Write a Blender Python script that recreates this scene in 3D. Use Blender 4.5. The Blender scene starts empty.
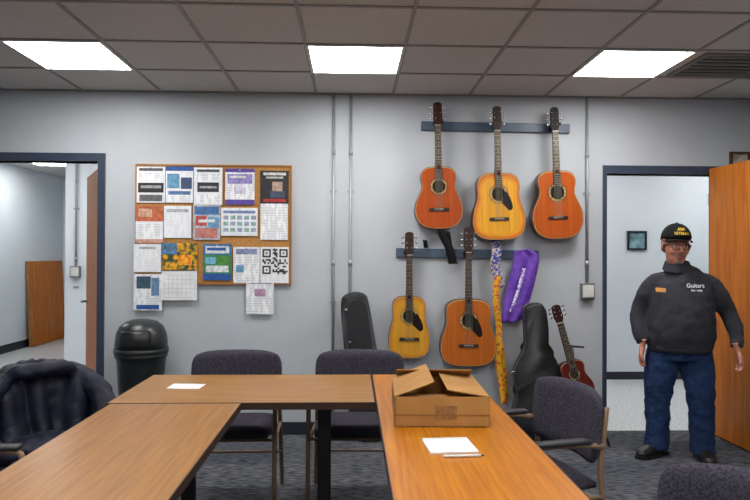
import bpy, bmesh, math, random
from mathutils import Vector, Matrix, Euler
random.seed(3)
S = bpy.context.scene
try:
    S.view_settings.view_transform = 'Standard'
except Exception:
    pass
R = math.radians

# ------------------------------------------------------------------ camera
F = 650.0
CAMZ = 1.44
M = Matrix.Rotation(R(-2.03), 3, 'Z') @ Matrix.Rotation(R(90.44), 3, 'X') @ Matrix.Rotation(0.0045, 3, 'Z')
cam_d = bpy.data.cameras.new('camera')
cam = bpy.data.objects.new('camera', cam_d)
S.collection.objects.link(cam)
cam_d.sensor_width = 36
cam_d.lens = 36 * F / 750
cam.matrix_world = Matrix.Translation((0, 0, CAMZ)) @ M.to_4x4()
S.camera = cam

def P(px, py, Y):
    """photogrammetry: measured photo point -> metric (x,z) on the real vertical plane at depth Y"""
    d = M @ Vector(((px - 375) / F, -(py - 250) / F, -1))
    t = Y / d.y
    return d.x * t, CAMZ + d.z * t

# ------------------------------------------------------------------ materials
def lin(c):
    c = c / 255.0
    return c / 12.92 if c <= .04045 else ((c + .055) / 1.055) ** 2.4
def col(rgb): return (lin(rgb[0]), lin(rgb[1]), lin(rgb[2]), 1)

def mat(name, rgb, rough=.5, metal=0, rgb2=None, scale=10, stretch=(1, 1, 1), bump=0, bscale=None,
        emit=0, detail=4, lo=.35, hi=.65, coat=0, dist=0, spec=.5):
    m = bpy.data.materials.new(name)
    m.use_nodes = True
    nt = m.node_tree
    b = nt.nodes['Principled BSDF']
    b.inputs['Base Color'].default_value = col(rgb)
    b.inputs['Roughness'].default_value = rough
    b.inputs['Metallic'].default_value = metal
    b.inputs['Specular IOR Level'].default_value = spec
    if coat:
        b.inputs['Coat Weight'].default_value = coat
        b.inputs['Coat Roughness'].default_value = .12
    if emit:
        b.inputs['Emission Color'].default_value = col(rgb)
        b.inputs['Emission Strength'].default_value = emit
    tc = nt.nodes.new('ShaderNodeTexCoord')
    mp = nt.nodes.new('ShaderNodeMapping')
    mp.inputs['Scale'].default_value = stretch
    nt.links.new(tc.outputs['Object'], mp.inputs['Vector'])
    if rgb2 is None:
        rgb2 = tuple(c * .93 for c in rgb)
    n = nt.nodes.new('ShaderNodeTexNoise')
    n.inputs['Scale'].default_value = scale
    n.inputs['Detail'].default_value = detail
    n.inputs['Distortion'].default_value = dist
    nt.links.new(mp.outputs[0], n.inputs['Vector'])
    r = nt.nodes.new('ShaderNodeValToRGB')
    r.color_ramp.elements[0].position = lo
    r.color_ramp.elements[1].position = hi
    r.color_ramp.elements[0].color = col(rgb2)
    r.color_ramp.elements[1].color = col(rgb)
    nt.links.new(n.outputs['Fac'], r.inputs['Fac'])
    if not emit:
        nt.links.new(r.outputs[0], b.inputs['Base Color'])
    if bump:
        n2 = nt.nodes.new('ShaderNodeTexNoise')
        n2.inputs['Scale'].default_value = bscale or scale
        n2.inputs['Detail'].default_value = 5
        nt.links.new(mp.outputs[0], n2.inputs['Vector'])
        bp = nt.nodes.new('ShaderNodeBump')
        bp.inputs['Strength'].default_value = bump
        bp.inputs['Distance'].default_value = .02
        nt.links.new(n2.outputs['Fac'], bp.inputs['Height'])
        nt.links.new(bp.outputs[0], b.inputs['Normal'])
    return m

m_wall = mat('wall_paint', (178, 183, 189), .6, rgb2=(173, 178, 184), scale=3, bump=.05, bscale=180)
m_hall = mat('hall_paint', (214, 222, 228), .6, rgb2=(209, 217, 224), scale=2)
m_slate = mat('slate_trim_paint', (52, 62, 82), .4)
m_rack = mat('rack_paint', (74, 90, 110), .45)
m_base = mat('baseboard_vinyl', (32, 36, 46), .5)
m_tile = mat('ceiling_tile', (206, 204, 200), .9, rgb2=(186, 183, 178), scale=160, lo=.3, hi=.55)
m_grid = mat('ceiling_grid_metal', (150, 147, 142), .5)
m_light = mat('light_panel', (255, 253, 250), .5, emit=27)
m_lighth = mat('light_panel_hall', (255, 253, 250), .5, emit=19)
m_white = mat('white_metal', (215, 215, 212), .5)
m_vent = mat('vent_dark', (40, 40, 43), .6)
m_ventm = mat('vent_metal', (130, 128, 126), .5)
m_pipe = mat('galvanised_conduit', (160, 164, 168), .45, metal=.3)
m_oakY = mat('laminate_oak_y', (158, 110, 52), .3, rgb2=(132, 86, 34), scale=1, stretch=(60, 2.5, 60), detail=6, dist=.6, spec=.4)
m_oakX = mat('laminate_oak_x', (162, 116, 58), .3, rgb2=(136, 92, 40), scale=1, stretch=(2.5, 60, 60), detail=6, dist=.6, spec=.4)
m_oakO = mat('laminate_oak_orange', (186, 118, 24), .3, rgb2=(158, 90, 10), scale=1, stretch=(60, 2.5, 60), detail=6, dist=.6, spec=.4)
m_edge = mat('table_edge', (52, 32, 20), .5)
m_black = mat('black_metal', (20, 20, 22), .45)
m_plas = mat('black_plastic', (24, 28, 30), .45)
m_door = mat('door_wood', (192, 114, 28), .45, rgb2=(168, 88, 14), scale=1, stretch=(22, 22, 1.6), detail=5, dist=1, spec=.3)
m_frame = mat('oak_frame', (166, 114, 58), .5, rgb2=(140, 92, 42), scale=8)
m_cork = mat('cork', (186, 136, 76), .9, rgb2=(152, 104, 52), scale=90)
m_fab = mat('chair_fabric', (76, 72, 84), .95, rgb2=(43, 42, 52), scale=130, bump=.25, bscale=300, spec=.2)
m_tan = mat('tan_frame', (146, 118, 94), .4, metal=.2)
m_arm = mat('arm_plastic', (42, 41, 46), .5)
m_card = mat('cardboard', (170, 124, 66), .85, rgb2=(154, 108, 52), scale=6)
m_tape = mat('packing_tape', (144, 100, 52), .2)
m_paper = mat('paper', (232, 234, 236), .7)
m_chrome = mat('chrome', (190, 190, 190), .25, metal=1)
m_ivory = mat('ivory', (215, 205, 180), .4)

def text_mat(name, base, ink, pitch=.013):
    m = mat(name, base, .7)
    nt = m.node_tree
    b = nt.nodes['Principled BSDF']
    tc = nt.nodes.new('ShaderNodeTexCoord')
    sp = nt.nodes.new('ShaderNodeSeparateXYZ')
    nt.links.new(tc.outputs['Object'], sp.inputs[0])
    mm = nt.nodes.new('ShaderNodeMath'); mm.operation = 'MULTIPLY'; mm.inputs[1].default_value = 1 / pitch
    nt.links.new(sp.outputs['Z'], mm.inputs[0])
    fr = nt.nodes.new('ShaderNodeMath'); fr.operation = 'FRACT'
    nt.links.new(mm.outputs[0], fr.inputs[0])
    gt = nt.nodes.new('ShaderNodeMath'); gt.operation = 'GREATER_THAN'; gt.inputs[1].default_value = .55
    nt.links.new(fr.outputs[0], gt.inputs[0])
    mp = nt.nodes.new('ShaderNodeMapping'); mp.inputs['Scale'].default_value = (40, 1, 12)
    nt.links.new(tc.outputs['Object'], mp.inputs[0])
    n = nt.nodes.new('ShaderNodeTexNoise'); n.inputs['Scale'].default_value = 1; n.inputs['Detail'].default_value = 1
    nt.links.new(mp.outputs[0], n.inputs['Vector'])
    g2 = nt.nodes.new('ShaderNodeMath'); g2.operation = 'GREATER_THAN'; g2.inputs[1].default_value = .46
    nt.links.new(n.outputs['Fac'], g2.inputs[0])
    mu = nt.nodes.new('ShaderNodeMath'); mu.operation = 'MULTIPLY'
    nt.links.new(gt.outputs[0], mu.inputs[0]); nt.links.new(g2.outputs[0], mu.inputs[1])
    mx = nt.nodes.new('ShaderNodeMix'); mx.data_type = 'RGBA'
    nt.links.new(mu.outputs[0], mx.inputs['Factor'])
    mx.inputs['A'].default_value = col(base); mx.inputs['B'].default_value = col(ink)
    nt.links.new(mx.outputs['Result'], b.inputs['Base Color'])
    return m
m_text = text_mat('printed_text', (226, 229, 232), (176, 178, 186))
m_textw = text_mat('printed_text_faint', (224, 227, 230), (206, 208, 214))

def carpet():
    m = mat('carpet_planks', (88, 92, 100), .95, spec=.1)
    nt = m.node_tree; b = nt.nodes['Principled BSDF']
    tc = nt.nodes.new('ShaderNodeTexCoord')
    br = nt.nodes.new('ShaderNodeTexBrick')
    br.inputs['Scale'].default_value = 1
    br.inputs['Brick Width'].default_value = 1.0
    br.inputs['Row Height'].default_value = .25
    br.inputs['Mortar Size'].default_value = .0
    br.inputs['Color1'].default_value = col((88, 90, 95))
    br.inputs['Color2'].default_value = col((68, 71, 77))
    nt.links.new(tc.outputs['Object'], br.inputs['Vector'])
    mp = nt.nodes.new('ShaderNodeMapping'); mp.inputs['Scale'].default_value = (14, 60, 1)
    nt.links.new(tc.outputs['Object'], mp.inputs[0])
    n = nt.nodes.new('ShaderNodeTexNoise'); n.inputs['Scale'].default_value = 1; n.inputs['Detail'].default_value = 6
    nt.links.new(mp.outputs[0], n.inputs['Vector'])
    r = nt.nodes.new('ShaderNodeValToRGB')
    r.color_ramp.elements[0].position = .38; r.color_ramp.elements[1].position = .62
    r.color_ramp.elements[0].color = (.45, .45, .47, 1); r.color_ramp.elements[1].color = (1.6, 1.6, 1.6, 1)
    nt.links.new(n.outputs['Fac'], r.inputs[0])
    mx = nt.nodes.new('ShaderNodeMix'); mx.data_type = 'RGBA'; mx.blend_type = 'MULTIPLY'
    mx.inputs['Factor'].default_value = 1
    nt.links.new(br.outputs['Color'], mx.inputs['A']); nt.links.new(r.outputs[0], mx.inputs['B'])
    nt.links.new(mx.outputs['Result'], b.inputs['Base Color'])
    return m
m_carpet = carpet()
m_terr = mat('terrazzo', (206, 208, 208), .3, rgb2=(110, 114, 118), scale=70, lo=.36, hi=.5, detail=3)

# ------------------------------------------------------------------ helpers
def empty(name, loc=(0, 0, 0), rz=0, rot=None):
    e = bpy.data.objects.new(name, None)
    e.empty_display_size = .1
    S.collection.objects.link(e)
    e.location = loc
    e.rotation_euler = rot if rot else (0, 0, rz)
    return e

def mk(name, bm, m, parent=None, smooth=False, loc=None, rot=None):
    me = bpy.data.meshes.new(name)
    bmesh.ops.recalc_face_normals(bm, faces=bm.faces)
    bm.to_mesh(me); bm.free()
    for x in (m if isinstance(m, (list, tuple)) else [m]):
        me.materials.append(x)
    if smooth:
        for p in me.polygons: p.use_smooth = True
    o = bpy.data.objects.new(name, me)
    S.collection.objects.link(o)
    if parent: o.parent = parent
    if loc: o.location = loc
    if rot: o.rotation_euler = rot
    return o

def add_box(bm, x0, x1, y0, y1, z0, z1, mi=0):
    v = [bm.verts.new(p) for p in [(x0, y0, z0), (x1, y0, z0), (x1, y1, z0), (x0, y1, z0),
                                   (x0, y0, z1), (x1, y0, z1), (x1, y1, z1), (x0, y1, z1)]]
    for f in [(0, 3, 2, 1), (4, 5, 6, 7), (0, 1, 5, 4), (1, 2, 6, 5), (2, 3, 7, 6), (3, 0, 4, 7)]:
        bm.faces.new([v[i] for i in f]).material_index = mi

def box(name, x0, x1, y0, y1, z0, z1, m, parent=None, bev=0, seg=2, **k):
    bm = bmesh.new(); add_box(bm, x0, x1, y0, y1, z0, z1)
    if bev:
        bmesh.ops.bevel(bm, geom=list(bm.edges), offset=bev, segments=seg, affect='EDGES', profile=.5)
    return mk(name, bm, m, parent, smooth=bool(bev and seg > 2), **k)

def boxes(name, lst, m, parent=None, **k):
    bm = bmesh.new()
    for b in lst: add_box(bm, *b)
    return mk(name, bm, m, parent, **k)

def catmull(pts, n=6, closed=False):
    pts = [Vector(p) for p in pts]; out = []
    N = len(pts); rng = N if closed else N - 1
    for i in range(rng):
        if closed:
            a, b, c, d = pts[(i - 1) % N], pts[i], pts[(i + 1) % N], pts[(i + 2) % N]
        else:
            a, b, c, d = pts[max(i - 1, 0)], pts[i], pts[i + 1], pts[min(i + 2, N - 1)]
        for k in range(n):
            t = k / n
            out.append(.5 * ((2 * b) + (c - a) * t + (2 * a - 5 * b + 4 * c - d) * t * t + (3 * b - a - 3 * c + d) * t ** 3))
    if not closed: out.append(pts[-1])
    return out

def add_tube(bm, pts, rad, n=12, ref=(1, 0, 0), mi=0):
    """rad: list of r or (ra,rb); ra along ref direction."""
    pts = [Vector(p) for p in pts]
    if not isinstance(rad, (list, tuple)): rad = [rad] * len(pts)
    rings = []
    for i, p in enumerate(pts):
        t = (pts[min(i + 1, len(pts) - 1)] - pts[max(i - 1, 0)]).normalized()
        a = Vector(ref); a = a - t * a.dot(t)
        if a.length < 1e-3:
            a = Vector((0, 1, 0)); a = a - t * a.dot(t)
        a.normalize(); b = t.cross(a)
        ra, rb = rad[i] if isinstance(rad[i], (list, tuple)) else (rad[i], rad[i])
        rings.append([bm.verts.new(p + a * ra * math.cos(2 * math.pi * k / n) + b * rb * math.sin(2 * math.pi * k / n)) for k in range(n)])
    for i in range(len(rings) - 1):
        for k in range(n):
            bm.faces.new([rings[i][k], rings[i][(k + 1) % n], rings[i + 1][(k + 1) % n], rings[i + 1][k]]).material_index = mi
    bm.faces.new(rings[0][::-1]).material_index = mi
    bm.faces.new(rings[-1]).material_index = mi

def tube(name, pts, rad, m, parent=None, n=10, smooth=True, ref=(1, 0, 0), curve=0):
    if curve: pts = catmull(pts, curve)
    bm = bmesh.new(); add_tube(bm, pts, rad, n, ref)
    return mk(name, bm, m, parent, smooth)

def add_ell(bm, c, r, rot=None, u=20, v=12):
    mtx = Matrix.Translation(c) @ (rot.to_matrix().to_4x4() if rot else Matrix.Identity(4)) @ Matrix.Diagonal((r[0], r[1], r[2], 1))
    bmesh.ops.create_uvsphere(bm, u_segments=u, v_segments=v, radius=1, matrix=mtx)

def remesh(o, vs, sm=4, fac=.5):
    r = o.modifiers.new('remesh', 'REMESH'); r.mode = 'VOXEL'; r.voxel_size = vs; r.use_smooth_shade = True
    if sm:
        s = o.modifiers.new('smooth', 'SMOOTH'); s.iterations = sm; s.factor = fac
    return o

def displace(o, strength, size, typ='CLOUDS'):
    t = bpy.data.textures.new(o.name + '_fold', typ); t.noise_scale = size
    d = o.modifiers.new('folds', 'DISPLACE'); d.texture = t; d.strength = strength; d.mid_level = .5
    return o

def prism(name, outline, y0, y1, m, parent=None, bev=0, smooth=False, seg=3):
    bm = bmesh.new()
    f = [bm.verts.new((p[0], y0, p[1])) for p in outline]
    b = [bm.verts.new((p[0], y1, p[1])) for p in outline]
    n = len(outline)
    ff = bm.faces.new(f); bf = bm.faces.new(b[::-1])
    for i in range(n):
        bm.faces.new([f[i], b[i], b[(i + 1) % n], f[(i + 1) % n]])
    if bev:
        ed = list(ff.edges) + list(bf.edges)
        bmesh.ops.bevel(bm, geom=ed, offset=bev, segments=seg, affect='EDGES', profile=.5)
    return mk(name, bm, m, parent, smooth)

def ribbon(name, pts, width, m, parent=None, thick=.003, wdir=(1, 0, 0), curve=6):
    if curve: pts = catmull(pts, curve)
    bm = bmesh.new(); w = Vector(wdir).normalized() * width / 2
    L = [bm.verts.new(Vector(p) - w) for p in pts]; Rr = [bm.verts.new(Vector(p) + w) for p in pts]
    for i in range(len(pts) - 1):
        bm.faces.new([L[i], Rr[i], Rr[i + 1], L[i + 1]])
    o = mk(name, bm, m, parent, True)
    s = o.modifiers.new('thick', 'SOLIDIFY'); s.thickness = thick; s.offset = 0
    return o

def disc(name, c, r0, r1, m, parent=None, n=32):
    bm = bmesh.new()
    if r0 <= 0:
        bm.faces.new([bm.verts.new((c[0] + r1 * math.cos(2 * math.pi * k / n), c[1], c[2] + r1 * math.sin(2 * math.pi * k / n))) for k in range(n)])
    else:
        a = [bm.verts.new((c[0] + r0 * math.cos(2 * math.pi * k / n), c[1], c[2] + r0 * math.sin(2 * math.pi * k / n))) for k in range(n)]
        b = [bm.verts.new((c[0] + r1 * math.cos(2 * math.pi * k / n), c[1], c[2] + r1 * math.sin(2 * math.pi * k / n))) for k in range(n)]
        for k in range(n): bm.faces.new([a[k], a[(k + 1) % n], b[(k + 1) % n], b[k]])
    return mk(name, bm, m, parent)

# ------------------------------------------------------------------ room shell
YW = 5.24; TH = .12; CH = 2.74; YB = 7.5
XR = 3.30; XL = -4.0; YC = -2.6
lx0 = P(-45, 250, YW)[0]; lx1 = P(98, 250, YW)[0]; lz = P(50, 161, YW)[1]
rx0 = P(606, 250, YW)[0]; rx1 = P(718, 250, YW)[0]; rz = P(650, 174, YW)[1]
boxes('wall_back', [(XL, lx0, YW, YW + TH, 0, CH), (lx0, lx1, YW, YW + TH, lz, CH), (lx1, rx0, YW, YW + TH, 0, CH),
                    (rx0, rx1, YW, YW + TH, rz, CH), (rx1, XR, YW, YW + TH, 0, CH)], m_wall)
box('wall_right', XR, XR + .12, YC, YW + TH, 0, CH, m_wall)
box('wall_left', XL - .12, XL, YC, YW + TH, 0, CH, m_wall)
box('wall_front', XL, XR, YC - .12, YC, 0, CH, m_wall)
box('floor', XL - .1, XR + .1, YC - .1, YW + TH * .5, -.06, 0, m_carpet)
xn = P(65, 250, YB)[0]
box('floor_hallway', -5.1, 5, YW + TH * .5, 11.6, -.06, 0, m_terr)
box('wall_hallway_back', xn, 5, YB, YB + .12, 0, CH, m_hall)
box('wall_hallway_side', xn, xn + .12, YB + .12, 11.4, 0, CH, m_hall)
box('wall_hallway_left', -5.12, -5.0, YW + TH, 11.5, 0, CH, m_hall)
box('wall_hallway_far', -5.0, xn + .1, 11.4, 11.52, 0, CH, m_hall)
box('wall_hallway_end', 5, 5.12, YW, YB + .1, 0, CH, m_hall)
box('wall_hallway_near', -5.1, XL - .12, YW, YW + TH, 0, CH, m_hall)
boxes('baseboard_back', [(lx1 + .07, rx0 - .05, YW - .012, YW, 0, .1), (rx1 + .07, XR, YW - .012, YW, 0, .1)], m_base)
box('baseboard_right', XR - .012, XR, YC, YW - .02, 0, .1, m_base)
boxes('baseboard_hallway', [(xn, 5, YB - .012, YB, 0, .09), (-5.0, -4.988, YW + TH, 11.39, 0, .12), (-5, xn, 11.388, 11.4, 0, .12)], m_base)

box('ceiling', XL - .1, XR + .1, YC - .1, YW + TH * .5, CH, CH + .05, m_tile)
box('ceiling_hallway', -5.1, 5.1, YW + TH * .5, 11.6, CH, CH + .05, mat('hall_ceiling', (205, 203, 200), .9))
gx0 = -.293; gy0 = 4.62; T = .618
gl = []
for k in range(-8, 8):
    x = gx0 + k * T
    if XL < x < XR: gl.append((x - .011, x + .011, YC, YW - .001, CH - .006, CH + .002))
for k in range(-1, 13):
    y = gy0 - k * T
    if YC < y < YW: gl.append((XL, XR, y - .011, y + .011, CH - .007, CH + .001))
gl.append((XL, XR, YW - .022, YW - .001, CH - .008, CH))
boxes('trim_ceiling_grid', gl, m_grid)
def troffer(x, y, w=T, d=T, ml=None):
    e = empty('ceiling_light', (x, y, CH))
    boxes('housing', [(.0, w, 0, .02, -.012, 0), (0, w, d - .02, d, -.012, 0), (0, .02, .02, d - .02, -.012, 0), (w - .02, w, .02, d - .02, -.012, 0)], m_white, e)
    box('diffuser', .02, w - .02, .02, d - .02, -.009, -.002, ml or m_light, e)
for kx in (-3, 0, 3):
    for ky in (1, 5, 9):
        troffer(gx0 + kx * T, gy0 - ky * T)
for (x, y) in [(-4.6, 9.1), (-4.2, 6.3), (-1.0, 6.3), (2.1, 6.3), (3.9, 6.3), (-2.6, 6.3)]:
    troffer(x, y, ml=m_lighth)
e = empty('air_vent', (gx0 + 4 * T, gy0 - T, CH))
boxes('frame', [(.07, .7, .05, .08, -.014, 0), (.07, .7, .54, .57, -.014, 0), (.07, .1, .08, .54, -.014, 0), (.67, .7, .08, .54, -.014, 0)], m_ventm, e)
box('cavity', .1, .67, .08, .54, -.004, 0, m_vent, e)
boxes('louvres', [(.1, .67, .115 + .075 * i, .135 + .075 * i, -.013, -.004) for i in range(6)], m_ventm, e)

oz = P(50, 153, YW)[1]
boxes('trim_1', [(lx1, lx1 + .055, YW - .02, YW + TH + .02, 0, oz), (lx0 - .055, lx0, YW - .02, YW + TH + .02, 0, oz), (lx0, lx1, YW - .02, YW + TH + .02, lz, oz)], m_slate)
oz2 = P(650, 166, YW)[1]
boxes('trim_2', [(rx0 - .03, rx0, YW - .02, YW + TH + .02, 0, oz2), (rx1, rx1 + .06, YW - .02, YW + TH + .02, 0, oz2), (rx0, rx1, YW - .02, YW + TH + .02, rz, oz2)], m_slate)
def door(name, loc, rz_, w, h):
    e = empty(name, loc, rz_)
    box('slab', 0, w, -.022, .022, .012, h, m_door, e, bev=.002, seg=1)
    for s in (-1, 1):
        bm = bmesh.new(); add_tube(bm, [(w - .07, s * .022, 1.0), (w - .07, s * .03, 1.0)], .028, 16)
        add_tube(bm, [(w - .07, s * .03, 1.0), (w - .07, s * .07, 1.0), (w - .19, s * .075, 1.0)], .01, 8, ref=(0, 0, 1))
        mk('lever', bm, m_chrome, e, True)
    boxes('hinges', [(-.008, .012, -.03, .03, z, z + .1) for z in (.2, 1.0, h - .3)], m_chrome, e)
    return e
door('door_1', (P(709.5, 300, YW - .05)[0] + .022, YW - .045, 0), R(-89), .9, P(709, 169, YW - .05)[1])
door('door_2', (lx1 - .03, YW + TH + .045, 0), R(180 - 62), .9, lz - .02)

def conduit(name, px, ybot, boxz=None, off=.016, Y=YW):
    x = P(px, 200, Y)[0]
    z0 = P(px, ybot, Y)[1] if ybot else .12
    e = empty(name, (x, Y - off, 0))
    tube('pipe', [(0, 0, z0), (0, 0, CH - .009)], .0125, m_pipe, e)
    for z in (CH - .5, 1.35):
        tube('coupling', [(0, 0, z), (0, 0, z + .05)], .016, m_pipe, e)
        box('strap', -.03, .03, .005, off - .001, z - .3, z - .28, m_pipe, e)
    if boxz:
        box('junction_box', -.055, .055, -.03, .014, z0 - .13, z0, mat('box_metal', (120, 124, 128), .4, metal=.5), e, bev=.006)
        box('cover_plate', -.045, .045, -.036, -.03, z0 - .115, z0 - .015, m_white, e, bev=.003, seg=1)
    return e
conduit('electrical_conduit', 333.5, None)
conduit('electrical_conduit', 350.5, None)
conduit('electrical_conduit', 586.5, 283, True)
conduit('electrical_conduit', 77, 266, True, Y=YB)

e = empty('leaning_wood_panel', (-4.90, 0, 0), rot=(0, R(-3), 0))
box('panel', -.02, .02, 10.15, 11.3, .01, 1.32, m_door, e, bev=.004, seg=1)
box('edge_strip', -.024, .024, 10.13, 10.15, .01, 1.32, m_frame, e)

def picture(name, px0, py0, px1, py1, Y, fm, im):
    x0, z1 = P(px0, py0, Y); x1, z0 = P(px1, py1, Y)
    e = empty(name, ((x0 + x1) / 2, Y, (z0 + z1) / 2)); w = (x1 - x0) / 2; h = (z1 - z0) / 2
    boxes('frame', [(-w, w, -.025, -.001, h - .02, h), (-w, w, -.025, -.001, -h, -h + .02), (-w, -w + .02, -.025, -.001, -h + .02, h - .02), (w - .02, w, -.025, -.001, -h + .02, h - .02)], fm, e)
    box('print', -w + .02, w - .02, -.012, -.002, -h + .02, h - .02, im, e)
    return e
e = picture('framed_picture', 627, 231, 646, 250, YB, m_black, mat('sky_print', (140, 180, 190), .3, rgb2=(70, 96, 96), scale=9))
picture('framed_certificate', 729, 152, 749, 167, YW, mat('mahogany', (80, 42, 24), .4), mat('matte_paper', (190, 182, 170), .4, rgb2=(120, 112, 104), scale=20))

# ------------------------------------------------------------------ bulletin board
YK = YW
bx0, bz1 = P(138, 166, YK); bx1, bz0 = P(290, 283, YK)
e = empty('bulletin_board', (0, 0, 0))
box('cork', bx0, bx1, YK - .018, YK - .001, bz0, bz1, m_cork, e)
boxes('frame', [(bx0 - .012, bx1 + .012, YK - .026, YK - .001, bz1, bz1 + .014), (bx0 - .012, bx1 + .012, YK - .026, YK - .001, bz0 - .014, bz0),
                (bx0 - .012, bx0, YK - .026, YK - .001, bz0, bz1), (bx1, bx1 + .012, YK - .026, YK - .001, bz0, bz1)], m_frame, e)
_cm = {}
def cm(c):
    if c == 'T': return m_text
    if c == 't': return m_textw
    if c not in _cm: _cm[c] = mat('ink_%d_%d_%d' % c, tuple(x * .95 for x in c), .6, rgb2=tuple(x * .74 for x in c), scale=45)
    return _cm[c]
W = (234, 236, 238); K = (28, 28, 32); B = (36, 90, 170); LB = (110, 170, 210); PU = (94, 74, 166); OR = (206, 110, 70); RD = (190, 48, 42); GN = (54, 118, 48); YE = (236, 180, 30); GR = (160, 160, 164)
fly = [
 (138,167,166,203,'t',[(.08,.04,.92,.12,(90,92,100)),(.08,.16,.8,.3,'T'),(.05,.45,.95,.72,K),(.14,.52,.86,.6,(170,170,175)),(.1,.78,.9,.96,(110,110,114))]),
 (167,167,194,203,'t',[(0,0,1,.12,B),(.05,.2,.5,.6,LB),(.55,.3,.95,.62,(60,80,120)),(.1,.68,.9,.78,(90,130,180)),(.1,.82,.9,.95,'T')]),
 (195,168,223,205,'t',[(.1,.05,.9,.12,(70,74,90)),(.1,.16,.9,.34,'T'),(.12,.4,.88,.66,(40,44,54)),(.2,.5,.8,.56,(180,180,190)),(.1,.72,.9,.95,'T')]),
 (226,169,255,205,'T',[(0,0,1,.1,PU),(.08,.15,.92,.42,(160,150,215)),(.14,.2,.7,.26,W),(.3,.5,.7,.7,(225,220,245)),(0,.86,1,1,PU)]),
 (261,171,289,204,(42,40,46),[(.1,.06,.9,.14,(225,225,225)),(.2,.18,.8,.24,(200,200,200)),(.42,.34,.78,.62,(190,160,140)),(.34,.62,.86,.82,(70,80,110)),(.1,.86,.9,.95,RD)]),
 (137,206,164,243,'t',[(0,0,1,.42,OR),(.1,.08,.6,.3,(230,180,150)),(0,.9,1,1,(222,170,150)),(.1,.5,.9,.85,'T')]),
 (165,206,192,238,'t',[(.1,.1,.9,.2,(190,196,206))]),
 (194,205,221,240,(190,202,218),[(.05,.05,.95,.28,(70,120,180)),(.1,.32,.5,.6,(200,80,70)),(.55,.35,.95,.7,LB),(.1,.66,.9,.95,(205,130,120)),(.2,.42,.8,.5,W)]),
 (222,208,258,236,'t',[(.06,.1,.94,.2,(130,150,200))]+[(.06+.19*i,.28+.22*j,.2+.19*i,.42+.22*j,(150,196,186) if (i+j)%2 else (170,180,214)) for i in range(5) for j in range(3)]),
 (261,199,288,240,'T',[(.1,.04,.9,.1,(120,120,124))]),
 (135,244,162,272,'t',[(.2,.1,.8,.18,(180,184,190))]),
 (135,274,163,310,'T',[(.1,.06,.6,.4,(60,90,110)),(.62,.1,.9,.6,(110,150,190)),(.1,.85,.9,.97,B)]),
 (204,244,232,280,(60,140,90),[(0,0,1,.3,(48,120,176)),(.08,.06,.92,.26,(230,240,245)),(.14,.1,.8,.18,B),(.5,.34,.95,.58,(84,150,60)),(.08,.36,.44,.56,(120,190,220)),(.1,.6,.9,.78,(235,240,240)),(0,.82,1,1,B)]),
 (234,247,260,283,'T',[(.1,.05,.9,.2,(140,150,190)),(.1,.5,.4,.7,LB)]),
 (261,247,289,283,'t',[]),
 (247,278,274,314,'T',[(.1,.05,.9,.16,(120,90,130)),(.3,.3,.7,.5,(190,150,180))]),
]
e = empty('pinned_flyers')
for i, (a, b_, c, d, base, bl) in enumerate(fly):
    yy = YK - .0275 - .0012 * (i % 3)
    x0, z1 = P(a, b_, YK); x1, z0 = P(c, d, YK)
    box('flyer_%d' % i, x0, x1, yy - .0006, yy, z0, z1, cm(base), e)
    for qi, q in enumerate(bl):
        w = x1 - x0; h = z1 - z0
        box('print_%d' % i, x0 + q[0] * w, x0 + q[2] * w, yy - .0012 - .0002 * qi, yy - .0007, z1 - q[3] * h, z1 - q[1] * h, cm(q[4]), e)
    tube('pin_%d' % i, [((x0 + x1) / 2, yy - .001, z1 - .012), ((x0 + x1) / 2, yy - .012, z1 - .012)], .004, cm(random.choice([RD, B, YE, W])), e, n=8, ref=(0, 0, 1))
x0, z1 = P(263, 249, YK); x1, z0 = P(288, 274, YK)
bm = bmesh.new(); nq = 15
for i in range(nq):
    for j in range(nq):
        on = random.random() < .5
        for ci, cj in ((2, 2), (2, nq - 3), (nq - 3, nq - 3)):
            dd = max(abs(i - ci), abs(j - cj))
            if dd <= 1: on = dd == 0
            if dd == 2: on = True
            if dd == 3: on = False
        if on:
            s = (x1 - x0) / nq; t = (z1 - z0) / nq
            add_box(bm, x0 + i * s, x0 + (i + 1) * s, YK - .0325, YK - .0315, z0 + j * t, z0 + (j + 1) * t)
mk('qr_code', bm, cm((60, 60, 64)), e)
e = empty('wall_calendar')
x0, z1 = P(163, 243, YK); x1, zm = P(198, 270, YK); zb = P(198, 300, YK)[1]
m_cal = mat('calendar_photo', (232, 168, 20), .4, rgb2=(40, 70, 50), scale=24, lo=.42, hi=.6)
box('photo_page', x0, x1, YK - .034, YK - .032, zm, z1, m_cal, e)
box('photo_scene_blue', x0, x0 + .12, YK - .036, YK - .0345, z1 - .09, z1, mat('cal_b', (90, 130, 190), .4, rgb2=(60, 90, 60), scale=30), e)
box('photo_scene_red', x0 + .14, x1 - .04, YK - .036, YK - .0345, zm + .04, zm + .12, mat('cal_r', (216, 84, 30), .4, rgb2=(240, 190, 40), scale=40), e)
box('month_page', x0, x1, YK - .034, YK - .032, zb, zm, m_paper, e)
boxes('month_grid', [(x0 + .02, x1 - .02, YK - .0352, YK - .0342, zb + .02 + i * .036, zb + .022 + i * .036) for i in range(6)] +
      [(x0 + .02 + i * .0345, x0 + .022 + i * .0345, YK - .0352, YK - .0342, zb + .02, zb + .2) for i in range(8)], cm((200, 204, 212)), e)
tube('spiral_binding', [(x0 + .01, YK - .037, zm), (x1 - .01, YK - .037, zm)], .004, m_black, e, n=6, ref=(0, 0, 1))

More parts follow.
